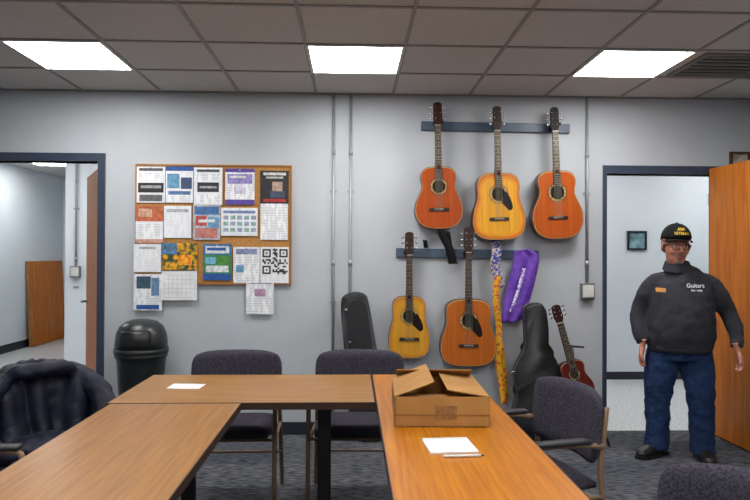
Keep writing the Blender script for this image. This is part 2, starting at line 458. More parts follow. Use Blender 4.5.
# ------------------------------------------------------------------ guitars
prof = [(0, 0), (.45, .012), (.8, .085), (.97, .21), (1, .32), (.94, .44), (.81, .55), (.70, .65), (.69, .73), (.74, .82), (.70, .92), (.5, .985), (.2, 1.0), (0, 1.0)]
prof_d = [(0, 0), (.5, .01), (.86, .08), (.99, .2), (1, .32), (.95, .44), (.86, .54), (.80, .63), (.79, .70), (.81, .80), (.76, .91), (.52, .985), (.2, 1.0), (0, 1.0)]
m_fret = mat('rosewood', (40, 24, 18), .4)
m_string = mat('string', (200, 190, 170), .3, metal=.8)
m_hole = mat('soundhole_dark', (12, 8, 6), .9)
m_head = mat('headstock_dark', (48, 22, 14), .35)
m_pick = mat('pickguard', (24, 14, 12), .25)
m_bind = mat('binding', (200, 172, 116), .4)
m_neck = mat('mahogany_neck', (96, 50, 26), .4)

def guitar(loc, tilt, L, bl, bw, top, side, dread=False, pick=0, rosette=(90, 50, 30), head=None, burst=None, name='acoustic_guitar', D=.1):
    e = empty(name, loc, rot=(0, tilt, 0))
    mt = mat('soundboard', top, .3, rgb2=tuple(c * .88 for c in top), scale=1, stretch=(90, 90, 2), detail=3, spec=.35)
    ms = mat('guitar_side', side, .3)
    pr = prof_d if dread else prof
    hw = bw / 2
    right = catmull([(a * hw, b * bl, 0) for a, b in pr], 5)
    out = [(v.x, v.y) for v in right] + [(-v.x, v.y) for v in right[-2:0:-1]]
    prism('body', out, -D, -.002, ms, e, bev=.004, smooth=False, seg=2)
    cz = bl * .42
    def scaled(s): return [(x * s, cz + (z - cz) * s) for x, z in out]
    prism('binding', scaled(.985), -D - .0015, -D + .001, m_bind, e)
    if burst:
        mixc = lambda q: tuple(a * q + b * (1 - q) for a, b in zip(burst, top))
        for i, (s_, q) in enumerate(((.965, 1), (.945, .8), (.92, .6), (.89, .4), (.85, .2))):
            prism('burst_%d' % i, scaled(s_), -D - .0020 - .0002 * i, -D, mat('burst', mixc(q), .3, spec=.35), e)
        prism('soundboard', scaled(.80), -D - .0034, -D, mt, e)
    else:
        prism('soundboard', scaled(.965), -D - .0034, -D, mt, e)
    yf = -D - .0036
    hz = bl * .68; hr = .05 * bl / .49
    disc('rosette', (0, yf - .0004, hz), hr * 1.0, hr * 1.3, mat('rosette', rosette, .4, rgb2=(200, 170, 110), scale=120), e)
    disc('rosette_line', (0, yf - .0004, hz), hr * 1.38, hr * 1.44, m_fret, e)
    disc('soundhole', (0, yf - .0008, hz), 0, hr, m_hole, e)
    bz = bl * .31
    box('bridge', -.078, .078, yf - .008, yf, bz - .013, bz + .013, m_fret, e, bev=.003)
    box('saddle', -.038, .038, yf - .011, yf - .008, bz + .002, bz + .005, m_ivory, e)
    boxes('bridge_pins', [(-.032 + i * .0125, -.029 + i * .0125, yf - .011, yf - .008, bz - .008, bz - .005) for i in range(6)], m_ivory, e)
    if pick:
        s = pick
        pts = catmull([(s * .02, hz - hr * 1.0, 0), (s * .055, hz + hr * .3, 0), (s * .072, hz + hr * .1, 0), (s * .1, hz - hr * 1.0, 0), (s * .11, hz - hr * 2.0, 0), (s * .085, hz - hr * 2.4, 0), (s * .05, hz - hr * 1.8, 0)], 4, True)
        prism('pickguard', [(p.x, p.y) for p in pts], yf - .0012, yf, m_pick, e)
    hsl = .185 * L
    nt_ = L - hsl
    bm = bmesh.new()
    add_tube(bm, [(0, yf + .006, bl - .02), (0, yf + .006, bl + .05), (0, yf + .004, nt_)], [(.030, .024), (.027, .017), (.0235, .014)], 12)
    mk('neck', bm, m_neck, e, True)
    prism('fretboard', [(-.028, hz + hr * .98), (.028, hz + hr * .98), (.0225, nt_), (-.0225, nt_)], yf - .012, yf - .001, m_fret, e)
    fb = []
    scale_len = nt_ - bz
    for i in range(1, 20):
        z = nt_ - scale_len * (1 - 2 ** (-i / 12))
        if z > hz + hr: fb.append((-.025, .025, yf - .0135, yf - .012, z - .0012, z + .0012))
    boxes('frets', fb, m_string, e)
    boxes('inlays', [(-.003, .003, yf - .0128, yf - .012, z - .003, z + .003) for z in [nt_ - scale_len * (1 - 2 ** (-(i - .5) / 12)) for i in (3, 5, 7, 9, 12)]], m_ivory, e)
    box('nut', -.023, .023, yf - .015, yf - .001, nt_, nt_ + .005, m_ivory, e)
    mh = mat('headstock', head, .6, spec=.25) if head else m_head
    prism('headstock', [(-.024, nt_ + .004), (.024, nt_ + .004), (.036, nt_ + .045), (.033, L - .012), (.015, L), (-.015, L), (-.033, L - .012), (-.036, nt_ + .045)], yf - .006, yf + .008, mh, e, bev=.002, seg=1)
    bm = bmesh.new()
    for s in (-1, 1):
        for i in range(3):
            z = nt_ + .055 + i * .043 * L
            add_tube(bm, [(s * .033, yf + .001, z), (s * .05, yf + .001, z)], .003, 8, ref=(0, 0, 1))
            add_ell(bm, (s * .055, yf + .001, z), (.008, .004, .011), u=8, v=6)
            add_tube(bm, [(s * .02, yf - .006, z), (s * .02, yf - .016, z)], .0045, 8, ref=(0, 0, 1))
    mk('tuning_pegs', bm, m_chrome, e, True)
    bm = bmesh.new()
    for i in range(6):
        x = -.02 + i * .008; xb = -.027 + i * .0108
        add_tube(bm, [(xb, yf - .0125, bz + .003), (x * .9, yf - .0155, nt_ + .003)], .0009, 4)
    mk('strings', bm, m_string, e)
    return e

YG = YW - .028
def gplace(px_top, py_top, px_bot, py_bot, wpx, top, side, body_top_py, **k):
    Yf = YG - .08
    xt, zt = P(px_top, py_top, Yf); xb, zb = P(px_bot, py_bot, Yf)
    L = math.hypot(xt - xb, zt - zb); tilt = math.atan2(xt - xb, zt - zb)
    bl = (P(px_bot, body_top_py, Yf)[1] - zb)
    bw = wpx / F * Yf
    return guitar((xb, YG - .004, zb), tilt, L, bl, bw, top, side, **k)
gplace(437, 103, 439, 229, 48, (172, 72, 12), (84, 34, 14), 167, rosette=(70, 30, 20), head=(58, 24, 14), name='classical_guitar')
gplace(496, 107, 499, 240, 53, (230, 164, 44), (100, 48, 18), 173, pick=1, dread=True, burst=(190, 92, 18), rosette=(120, 80, 50))
gplace(553, 108, 558, 239, 52, (180, 82, 18), (70, 28, 14), 171, rosette=(40, 24, 20), head=(24, 16, 14))
gplace(409, 232, 409, 358, 41, (216, 156, 48), (110, 56, 22), 296, pick=1, dread=True, rosette=(60, 30, 20), burst=(192, 120, 34))
gplace(468, 227, 468, 366, 56, (186, 98, 30), (84, 40, 20), 299, pick=1, dread=True, rosette=(50, 28, 20))

def rack(name, a, b, hooks, h=10):
    x0, z0 = P(a[0], a[1], YW); x1, z1 = P(b[0], b[1], YW)
    ang = math.atan2(z1 - z0, x1 - x0); L = math.hypot(x1 - x0, z1 - z0)
    e = empty(name, (x0, YW, z0), rot=(0, -ang, 0))
    box('board', 0, L, -.024, -.001, -.075, 0, m_rack, e, bev=.004, seg=1)
    for hpx in hooks:
        hx = P(hpx, 128, YW - .1)[0] - x0
        bm = bmesh.new()
        add_tube(bm, [(hx, -.024, -.035), (hx, -.07, -.035)], .007, 8, ref=(0, 0, 1))
        for s in (-1, 1):
            add_tube(bm, catmull([(hx, -.07, -.035), (hx + s * .034, -.075, -.035), (hx + s * .036, -.12, -.033), (hx + s * .034, -.15, -.02)], 4), .006, 8, ref=(0, 0, 1))
        mk('hook', bm, m_black, e, True)
        box('hook_plate', hx - .02, hx + .02, -.028, -.024, -.065, -.01, m_black, e)
rack('guitar_hanger_rack', (421, 121.5), (569, 124.5), [437.5, 496.5, 554])
rack('guitar_hanger_rack', (396, 248), (538, 250.5), [409, 468])

m_strapb = mat('strap_black', (12, 12, 15), .8, spec=.2)
m_stripe = mat('strap_blue_woven', (40, 70, 160), .8, rgb2=(200, 180, 160), scale=60, lo=.45, hi=.55)
m_stripy = mat('strap_yellow_woven', (222, 166, 20), .8, rgb2=(196, 76, 50), scale=45, lo=.42, hi=.5)
def V(px, py, Y): x, z = P(px, py, Y); return (x, Y, z)
e = empty('guitar_strap')
ribbon('strap_a', [V(441, 229, 5.09), V(444, 238, 5.08), V(450, 250, 5.07), V(453, 264, 5.07)], .07, m_strapb, e)
ribbon('strap_b', [V(447, 232, 5.1), V(449, 244, 5.09), V(449, 256, 5.09)], .05, m_strapb, e)
ribbon('strap_clip', [V(425, 240, 5.17), V(426, 248, 5.17)], .035, m_strapb, e, curve=0)
box('strap_hook', P(445, 232, 5.2)[0] - .008, P(445, 232, 5.2)[0] + .008, 5.08, YW - .001, P(446, 233, 5.2)[1] - .008, P(446, 233, 5.2)[1] + .008, m_black, e)
box('clip_hook', P(425.5, 241, 5.2)[0] - .008, P(425.5, 241, 5.2)[0] + .008, 5.16, YW - .001, P(425, 241, 5.2)[1] - .006, P(425, 241, 5.2)[1] + .006, m_black, e)
e = empty('woven_guitar_strap')
ribbon('blue_part', [V(494, 240, 5.17), V(497, 252, 5.14), V(495, 266, 5.15), V(500, 284, 5.15), V(497, 290, 5.15)], .08, m_stripe, e)
ribbon('yellow_part', [V(498, 276, 5.13), V(496, 300, 5.13), V(499, 330, 5.14), V(498, 360, 5.14), V(502, 385, 5.14), V(504, 404, 5.14)], .05, m_stripy, e)
ribbon('yellow_part_back', [V(495, 282, 5.17), V(497, 320, 5.17), V(503, 360, 5.17), V(506, 400, 5.17)], .04, m_stripy, e)
hx, hz_ = P(497, 247, 5.2)
tube('strap_hook', [(hx, YW - .001, hz_), (hx, YW - .1, hz_), (hx, YW - .11, hz_ + .02)], .005, m_black, e, n=8, ref=(1, 0, 0))
m_purple = mat('purple_cloth', (112, 66, 176), .6, rgb2=(78, 36, 144), scale=16, bump=.25, bscale=24)
e = empty('purple_cloth_bag')
bm = bmesh.new(); cols = 18
lef = catmull([V(514, 251, 5.15), V(513, 264, 5.15), V(508, 284, 5.15), V(504, 302, 5.15), V(502, 323, 5.15)], 6)
rig = catmull([V(527, 249, 5.15), V(538, 256, 5.15), V(536, 276, 5.15), V(530, 300, 5.15), V(522, 320, 5.15)], 6)
g = []
for i in range(len(lef)):
    row = []
    for j in range(cols):
        t = j / (cols - 1); p = lef[i].lerp(rig[i], t)
        p.y += .009 * math.sin(t * 12 + i * .12)
        p.z += .008 * math.sin(t * 9) * i / len(lef)
        row.append(bm.verts.new(p))
    g.append(row)
for i in range(len(g) - 1):
    for j in range(cols - 1): bm.faces.new([g[i][j], g[i][j + 1], g[i + 1][j + 1], g[i + 1][j]])
o = mk('cloth', bm, m_purple, e, True); s = o.modifiers.new('t', 'SOLIDIFY'); s.thickness = .006
ribbon('white_lettering', [V(524, 268, 5.13), V(520, 284, 5.13), V(515, 300, 5.13), V(511, 312, 5.13)], .028, mat('white_ink', (214, 210, 232), .7, rgb2=(112, 66, 176), scale=60, lo=.42, hi=.52), e, thick=.002)
hx, hz_ = P(519, 252, 5.2)
tube('peg', [(hx, YW - .001, hz_), (hx, YW - .12, hz_)], .006, m_black, e, n=8, ref=(1, 0, 0))

# ------------------------------------------------------------------ instrument cases
m_case = mat('case_vinyl', (32, 33, 36), .55, rgb2=(22, 23, 26), scale=40, bump=.2, bscale=200)
m_bag = mat('gig_bag_nylon', (19, 20, 23), .7, bump=.3, bscale=30)
def outl(lst, Y): return [P(a, b, Y) for a, b in lst]
Yc = 5.0
oc = catmull([(p[0], p[1], 0) for p in outl([(533, 307), (543, 309), (547, 330), (548, 352), (557, 366), (560, 382), (556, 394), (559, 408), (565, 424), (563, 438), (550, 444), (530, 444), (517, 440), (513, 425), (516, 408), (519, 396), (515, 384), (517, 370), (526, 352), (526, 330), (525, 312)], Yc)], 4, True)
zmin = min(p.y for p in oc)
e = empty('guitar_case', (0, 0, -zmin + .003))
prism('shell', [(p.x, p.y) for p in oc], Yc - .04, Yc + .1, m_case, e, bev=.022, smooth=True, seg=4)
cx = sum(p.x for p in oc) / len(oc); cz = sum(p.y for p in oc) / len(oc)
prism('lid_seam', [(cx + (p.x - cx) * 1.012, cz + (p.y - cz) * 1.006) for p in oc], Yc + .04, Yc + .046, m_pipe, e)
for a, b in ((560, 378), (563, 424), (514, 378), (546, 330)):
    x, z = P(a, b, Yc); box('latch', x - .012, x + .012, Yc + .02, Yc + .06, z - .02, z + .02, m_chrome, e, bev=.003)
e = empty('gig_bag', (0, 0, 0))
ob = catmull([(p[0], p[1], 0) for p in outl([(341, 306), (345, 298), (355, 295), (365, 297), (369, 306), (375, 340), (381, 380), (386, 425), (384, 441), (370, 443), (356, 442), (351, 425), (347, 380), (343, 340)], 5.02)], 4, True)
zmin = min(p.y for p in ob); e.location.z = -zmin + .003
prism('bag', [(p.x, p.y) for p in ob], 5.0, 5.16, m_bag, e, bev=.03, smooth=True, seg=4)
cx = sum(p.x for p in ob) / len(ob); cz = sum(p.y for p in ob) / len(ob)
prism('zipper', [(cx + (p.x - cx) * 1.01, cz + (p.y - cz) * 1.004) for p in ob], 5.06, 5.068, m_arm, e)
prism('front_pocket_seam', [(cx + (p.x - cx) * .72, cz + (p.y - cz) * .9) for p in ob], 4.996, 5.01, mat('bag_pocket', (28, 29, 34), .7), e, bev=.003)
ribbon('handle', [V(346, 335, 4.99), V(344, 345, 4.96), V(347, 358, 4.99)], .03, m_strapb, e, wdir=(0, 1, 0))
for a, b in ((346, 312), (350, 345)):
    x, z = P(a, b, 5.0); box('buckle', x - .012, x + .012, 4.988, 5.0, z - .01, z + .01, m_chrome, e, bev=.003)

def mandolin():
    Y = 4.86
    xb, zb = P(582, 402, Y); xt, zt = P(555, 305, Y)
    L = math.hypot(xt - xb, zt - zb); tilt = math.atan2(xt - xb, zt - zb)
    e = empty('mandolin_on_stand', (0, 0, 0))
    g = guitar((xb, Y + .06, zb), tilt, L, L * .42, .25, (104, 28, 18), (60, 18, 12), rosette=(40, 20, 16), head=(50, 16, 12), name='mandolin', D=.06)
    g.parent = e
    x0 = xb
    bm = bmesh.new()
    add_tube(bm, [(x0, Y + .09, .32), (x0 - .04, Y + .12, .75)], .012, 8)
    for dx, dy in ((-.2, -.12), (.2, -.12), (0, .2)):
        add_tube(bm, catmull([(x0, Y + .09, .36), (x0 + dx * .6, Y + .09 + dy * .6, .22), (x0 + dx, Y + .09 + dy, .012)], 4), .01, 8)
    for s in (-1, 1):
        add_tube(bm, catmull([(x0, Y + .09, zb - .015), (x0 + s * .07, Y + .05, zb - .02), (x0 + s * .07, Y - .03, zb - .02), (x0 + s * .07, Y - .05, zb + .01)], 4), .009, 8)
        add_tube(bm, catmull([(x0 - .04, Y + .12, .74), (x0 - .04 + s * .06, Y + .08, .74), (x0 - .05 + s * .06, Y + .0, .75)], 4), .008, 8)
    mk('stand', bm, m_black, e, True)
mandolin()

# ------------------------------------------------------------------ trash can
xc = P(141.5, 330, 4.98)[0]
e = empty('trash_can', (xc, 4.98, 0)); e.scale = (.96, .96, 1.005)
def lathe(name, prf, m, parent, n=40, smooth=True):
    bm = bmesh.new(); rings = []
    for r, z in prf: rings.append([bm.verts.new((r * math.cos(2 * math.pi * k / n), r * math.sin(2 * math.pi * k / n), z)) for k in range(n)])
    for i in range(len(rings) - 1):
        for k in range(n): bm.faces.new([rings[i][k], rings[i][(k + 1) % n], rings[i + 1][(k + 1) % n], rings[i + 1][k]])
    bm.faces.new(rings[0][::-1]); bm.faces.new(rings[-1])
    return mk(name, bm, m, parent, smooth)
lathe('bin_body', [(.14, .0), (.145, .01), (.182, .62), (.19, .66), (.2, .665), (.2, .69), (.19, .695)], m_plas, e)
lathe('lid_ring', [(.2, .69), (.207, .695), (.207, .725), (.198, .73)], m_plas, e)
lathe('lid_dome', [(.2, .72), (.199, .78), (.19, .84), (.165, .89), (.12, .925), (.06, .942), (.01, .946)], mat('lid_plastic', (34, 38, 40), .35), e)
bm = bmesh.new(); gg = []
for i in range(9):
    a = R(-38 + i * 9.5); row = []
    for j in range(7):
        z = .745 + j * .021; rr = .2045 if z < .8 else .2045 - (z - .8) ** 2 * 2.4 - (z - .8) * .12
        row.append(bm.verts.new((rr * math.sin(a), -rr * math.cos(a), z)))
    gg.append(row)
for i in range(8):
    for j in range(6): bm.faces.new([gg[i][j], gg[i + 1][j], gg[i + 1][j + 1], gg[i][j + 1]])
o = mk('push_flap', bm, mat('flap_plastic', (18, 20, 22), .35), e, True)
o.modifiers.new('t', 'SOLIDIFY').thickness = .006

# ------------------------------------------------------------------ tables
def table(name, x0, x1, y0, y1, m, legs, H=.75, along='x'):
    e = empty(name, ((x0 + x1) / 2, (y0 + y1) / 2, 0))
    w = (x1 - x0) / 2; d = (y1 - y0) / 2
    box('top', -w + .004, w - .004, -d + .004, d - .004, H - .032, H, m, e)
    boxes('edge_band', [(-w, w, -d, -d + .004, H - .034, H - .0006), (-w, w, d - .004, d, H - .034, H - .0006), (-w, -w + .004, -d + .004, d - .004, H - .034, H - .0006), (w - .004, w, -d + .004, d - .004, H - .034, H - .0006)], m_edge, e)
    for lx, ly in legs:
        box('column', lx - .035, lx + .035, ly - .025, ly + .025, .05, H - .05, m_black, e, bev=.008)
        if along == 'x':
            box('foot', lx - .03, lx + .03, -d + .08, d - .08, .0, .05, m_black, e, bev=.012)
            box('bracket', lx - .03, lx + .03, -d + .08, d - .08, H - .055, H - .033, m_black, e)
        else:
            box('foot', -w + .05, w - .05, ly - .03, ly + .03, .0, .05, m_black, e, bev=.012)
            box('bracket', -w + .05, w - .05, ly - .03, ly + .03, H - .055, H - .033, m_black, e)
    if along == 'x': box('stretcher', legs[0][0], legs[1][0], -.015, .015, H - .1, H - .06, m_black, e)
    else: box('stretcher', -.015, .015, legs[0][1], legs[1][1], H - .1, H - .06, m_black, e)
    return e
table('folding_table', -1.13, .112, 3.05, 3.76, m_oakX, [(-.33, 0), (.37, 0)])
table('folding_table', -1.11, -.51, 1.35, 3.04, m_oakY, [(0, -.6), (0, .6)], along='y')
table('folding_table', .118, .68, 1.5, 3.76, m_oakO, [(0, -.85), (0, .85)], along='y')

e = empty('cardboard_box', (.372, 2.82, .752), R(-2))
w, d, h = .19, .22, .12
boxes('walls', [(-w, w, -d, -d + .004, 0, h), (-w, w, d - .004, d, 0, h), (-w, -w + .004, -d, d, 0, h), (w - .004, w, -d, d, 0, h), (-w, w, -d, d, 0, .004)], m_card, e)
def flap(name, hinge, axis_rot, ln, wd):
    o = box(name, -wd / 2, wd / 2, 0, ln, -.002, .002, m_card, e)
    o.location = hinge; o.rotation_euler = axis_rot
flap('flap_left', (-w, 0, h), Euler((R(20), 0, R(-90))), .17, d * 1.96)
flap('flap_right', (w, 0, h), Euler((R(9), 0, R(90))), .17, d * 1.96)
flap('flap_front', (0, -d, h - .003), Euler((R(-8), 0, 0)), .15, w * 1.8)
flap('flap_back', (0, d, h), Euler((R(28), 0, R(180))), .10, w * 1.8)
box('shipping_label', -.03, .06, -d - .001, -d, .03, .085, mat('kraft_print', (150, 106, 56), .8, rgb2=(124, 84, 44), scale=60), e)
box('tape', -.19, .19, -d - .0015, -d - .0005, .045, .05, m_tape, e)
e = empty('notepad', (.355, 2.34, .7505), R(4))
box('sheets', -.085, .085, -.085, .085, 0, .006, m_paper, e); box('binding_strip', -.085, .085, .07, .086, .006, .0075, mat('pad_top', (200, 205, 215), .6), e)
e = empty('pen', (.385, 2.215, .7505), R(3))
tube('barrel', [(-.07, 0, .005), (.06, 0, .005)], .0045, m_paper, e, n=8, ref=(0, 0, 1)); tube('tip', [(.06, 0, .005), (.075, 0, .005)], [.004, .001], m_black, e, n=8, ref=(0, 0, 1))
e = empty('paper_sheet', (-.86, 3.43, .7505), R(-5))
box('sheet', -.085, .085, -.06, .06, 0, .0012, m_paper, e); box('sheet_top', -.07, .08, -.045, .055, .0013, .0022, m_paper, e)

# ------------------------------------------------------------------ chairs
def chair(loc, rz_, name='stacking_armchair'):
    e = empty(name, loc, rz_)
    bm = bmesh.new()
    nx, ny = 14, 12; top = []; bot = []
    def sq(u, v):
        return u * .25 * (1 - .06 * v * v) * (1 - .05 * max(0, v)), v * .235 * (1 - .05 * u * u)
    for zz, lst in ((.475, top), (.42, bot)):
        for i in range(nx + 1):
            row = []
            for j in range(ny + 1):
                u = -1 + 2 * i / nx; v = -1 + 2 * j / ny
                x, y = sq(u, v)
                ed = max(abs(u), abs(v)); dz = -.022 * max(0, (ed - .7) / .3) ** 2
                row.append(bm.verts.new((x, y, zz + (dz if lst is top else -dz * .5))))
            lst.append(row)
    for i in range(nx):
        for j in range(ny):
            bm.faces.new([top[i][j], top[i + 1][j], top[i + 1][j + 1], top[i][j + 1]])
            bm.faces.new([bot[i][j], bot[i][j + 1], bot[i + 1][j + 1], bot[i + 1][j]])
    for i in range(nx):
        bm.faces.new([top[i][0], bot[i][0], bot[i + 1][0], top[i + 1][0]]); bm.faces.new([top[i][ny], top[i + 1][ny], bot[i + 1][ny], bot[i][ny]])
    for j in range(ny):
        bm.faces.new([top[0][j], top[0][j + 1], bot[0][j + 1], bot[0][j]]); bm.faces.new([top[nx][j], bot[nx][j], bot[nx][j + 1], top[nx][j + 1]])
    mk('seat', bm, m_fab, e, True)
    bm = bmesh.new(); f = []; b = []
    nx, nz = 18, 12
    for th, lst in ((-1, f), (1, b)):
        for i in range(nx + 1):
            row = []
            for j in range(nz + 1):
                u = -1 + 2 * i / nx; v = -1 + 2 * j / nz
                k = 1 - .10 * (abs(v) ** 5); k2 = 1 - .14 * (abs(u) ** 5)
                x = u * .275 * k; z = .685 + v * .16 * k2
                ed = max(abs(u), abs(v)); t = .028 * (1 - .75 * max(0, (ed - .75) / .25) ** 2)
                y = .255 - .06 * u * u + .09 * (z - .6) + th * t
                row.append(bm.verts.new((x, y, z)))
            lst.append(row)
    for i in range(nx):
        for j in range(nz):
            bm.faces.new([f[i][j], f[i + 1][j], f[i + 1][j + 1], f[i][j + 1]]); bm.faces.new([b[i][j], b[i][j + 1], b[i + 1][j + 1], b[i + 1][j]])
    for i in range(nx):
        bm.faces.new([f[i][0], b[i][0], b[i + 1][0], f[i + 1][0]]); bm.faces.new([f[i][nz], f[i + 1][nz], b[i + 1][nz], b[i][nz]])
    for j in range(nz):
        bm.faces.new([f[0][j], f[0][j + 1], b[0][j + 1], b[0][j]]); bm.faces.new([f[nx][j], b[nx][j], b[nx][j + 1], f[nx][j + 1]])
    mk('backrest', bm, m_fab, e, True)
    bm = bmesh.new()
    for s in (-1, 1):
        add_tube(bm, catmull([(s * .275, -.24, .0), (s * .275, -.22, .35), (s * .275, -.2, .59), (s * .275, -.15, .635), (s * .272, .05, .64), (s * .265, .225, .62)], 5), .013, 10)
        add_tube(bm, catmull([(s * .275, .29, .0), (s * .268, .24, .3), (s * .262, .215, .5), (s * .255, .235, .65), (s * .235, .265, .78)], 5), .013, 10)
        add_tube(bm, [(s * .272, -.215, .405), (s * .268, .225, .405)], .01, 8)
    add_tube(bm, [(-.272, -.17, .405), (.272, -.17, .405)], .01, 8, ref=(0, 0, 1))
    add_tube(bm, [(-.268, .17, .405), (.268, .17, .405)], .01, 8, ref=(0, 0, 1))
    add_tube(bm, [(-.272, .235, .22), (.272, .235, .22)], .008, 8, ref=(0, 0, 1))
    mk('frame', bm, m_tan, e, True)
    for s in (-1, 1):
        box('armrest', s * .275 - .024, s * .275 + .024, -.19, .16, .642, .664, m_arm, e, bev=.009, seg=3)
        box('foot_cap', s * .275 - .014, s * .275 + .014, -.254, -.226, 0, .02, m_black, e)
    return e
chair((-.70, 3.82, 0), R(1))
chair((.045, 3.83, 0), R(-2))
chair((.80, 2.97, 0), R(-76))
chair((.955, 1.555, 0), R(-45))
chair((-1.53, 2.42, 0), R(90))
JX, JY, JR = -1.40, 3.08, R(35)
chair((JX, JY, 0), JR)

# jacket draped over the chair back
m_jack = mat('jacket_nylon', (18, 23, 44), .6, rgb2=(11, 14, 30), scale=10, bump=.3, bscale=9, spec=.35)
e = empty('jacket', (JX, JY, 0), JR)
path = catmull([(-.1, .50, 0), (.03, .52, 0), (.13, .55, 0), (.17, .64, 0), (.19, .76, 0), (.225, .855, 0), (.285, .882, 0), (.34, .845, 0), (.37, .74, 0), (.38, .6, 0), (.39, .45, 0), (.395, .3, 0)], 6)
bm = bmesh.new(); rows = []
nu = 60
for i, p in enumerate(path):
    f_ = i / (len(path) - 1); row = []
    for j in range(nu + 1):
        u = -1 + 2 * j / nu
        hang = max(0, f_ - .5) * 2
        wv = .29 + .05 * hang - .06 * max(0, .3 - f_)
        x = u * wv + .012 * math.sin(f_ * 14 + u * 4)
        rip = math.sin(u * 12 + 1.6 * math.sin(f_ * 5)) * (.012 + .03 * abs(f_ - .5) * 2) + math.sin(u * 23 + f_ * 7) * .006
        droop = .09 * abs(u) ** 2.6 * (1 if .25 < f_ < .8 else .3) + .018 * math.sin(u * 6 + 1)
        y = p.x + (rip if f_ > .5 else -rip) - .05 * u * u
        row.append(bm.verts.new((x, y, max(p.y - droop, .49 if f_ < .2 else .02))))
    rows.append(row)
for i in range(len(rows) - 1):
    for j in range(nu): bm.faces.new([rows[i][j], rows[i][j + 1], rows[i + 1][j + 1], rows[i + 1][j]])
o = mk('jacket_shell', bm, m_jack, e, True)
s = o.modifiers.new('t', 'SOLIDIFY'); s.thickness = .024; s.offset = 0
s = o.modifiers.new('s', 'SUBSURF'); s.levels = 1; s.render_levels = 1
displace(o, .028, .12)
bm = bmesh.new()
for s in (-1, 1):
    add_tube(bm, catmull([(s * .16, .22, .83), (s * .25, .14, .76), (s * .265, .05, .64), (s * .22, -.02, .56), (s * .12, -.08, .54)], 5), [(.058, .055)] * 6 + [(.055, .05)] * 8 + [(.046, .042)] * 7, 16)
add_tube(bm, catmull([(-.14, .20, .86), (-.05, .16, .875), (.06, .16, .88), (.15, .2, .86)], 5), [.02] + [.038] * 14 + [.02], 14)
add_tube(bm, catmull([(-.12, .29, .865), (-.02, .31, .895), (.1, .29, .87)], 5), [.026] * 11, 12)
add_ell(bm, (0, .02, .55), (.18, .13, .055))
o = mk('jacket_sleeves_and_collar', bm, m_jack, e, True); remesh(o, .011, 3); displace(o, .032, .08)

# ------------------------------------------------------------------ man
xm = P(684.5, 400, 4.58)[0]; Ym = 4.58
m_skin = mat('skin', (198, 136, 112), .5, rgb2=(184, 120, 96), scale=30)
m_pull = mat('charcoal_knit', (56, 57, 63), .95, rgb2=(49, 50, 56), scale=14, bump=.2, bscale=12, spec=.15)
m_jean = mat('denim', (38, 58, 94), .9, rgb2=(25, 41, 72), scale=9, bump=.3, bscale=14, lo=.3, hi=.7, spec=.2)
m_shoe = mat('shoe_leather', (16, 15, 16), .45)
m_cap = mat('cap_cotton', (18, 20, 20), .9, spec=.2)
m_yel = mat('cap_thread', (216, 176, 30), .6)
m_hair = mat('grey_hair', (128, 120, 114), .9, rgb2=(94, 86, 80), scale=90)
man = empty('man', (xm, Ym, 0), R(-18))
def interp(rad, n):
    out = []
    for i in range(n):
        f = i / (n - 1) * (len(rad) - 1); k = min(int(f), len(rad) - 2); t = f - k
        out.append(rad[k] * (1 - t) + rad[k + 1] * t)
    return out
bm = bmesh.new()
tz = [(.775, -.035, .205, .16), (.80, -.035, .218, .176), (.86, -.032, .23, .195), (.96, -.028, .232, .202), (1.06, -.022, .222, .188), (1.16, -.018, .215, .165), (1.24, -.018, .202, .142), (1.29, -.024, .165, .12), (1.33, -.035, .118, .098), (1.36, -.044, .088, .084), (1.38, -.048, .07, .07)]
add_tube(bm, [(c, (.0 if z > 1.2 else -.012), z) for z, c, a, b in tz], [(a, b) for z, c, a, b in tz], 32)
def arm(pts, rad):
    p = catmull(pts, 4); add_tube(bm, p, interp(rad, len(p)), 16)
arm([(-.12, 0, 1.295), (-.2, 0, 1.245), (-.26, .005, 1.16), (-.302, .02, 1.04), (-.31, -.015, .93), (-.29, -.06, .83)], [.044, .064, .067, .06, .053, .042])
arm([(.07, 0, 1.295), (.155, 0, 1.25), (.222, .005, 1.165), (.282, .02, 1.05), (.32, -.02, .94), (.318, -.08, .83)], [.044, .064, .067, .06, .053, .042])
pull = mk('pullover', bm, m_pull, man, True); remesh(pull, .0105, 6); displace(pull, .016, .08); displace(pull, .012, .16)
bm = bmesh.new(); n = 28; rings = []
for r, z in [(.1, 1.345), (.09, 1.375), (.082, 1.4), (.074, 1.402), (.068, 1.375)]:
    rings.append([bm.verts.new((-.05 + r * math.cos(2 * math.pi * k / n), -.006 + r * 1.1 * math.sin(2 * math.pi * k / n), z + .02 * math.sin(2 * math.pi * k / n))) for k in range(n)])
for i in range(len(rings) - 1):
    for k in range(n): bm.faces.new([rings[i][k], rings[i][(k + 1) % n], rings[i + 1][(k + 1) % n], rings[i + 1][k]])
mk('collar', bm, m_pull, man, True)
bm = bmesh.new(); add_tube(bm, [(-.035, -.01, .765), (-.035, -.01, .81)], [(.212, .165), (.218, .173)], 32); mk('hem_band', bm, m_pull, man, True)
for wx, wy, wz in ((-.289, -.062, .826), (.318, -.082, .826)):
    bm = bmesh.new(); add_tube(bm, [(wx, wy, wz - .012), (wx, wy + .015, wz + .035)], [.04, .0425], 16); mk('cuff', bm, m_pull, man, True)
bm = bmesh.new()
add_tube(bm, [(-.035, 0, .71), (-.035, -.005, .80), (-.035, 0, .86)], [(.19, .14), (.205, .155), (.19, .15)], 24)
def leg(pts, rad):
    p = catmull(pts, 4); add_tube(bm, p, interp(rad, len(p)), 18)
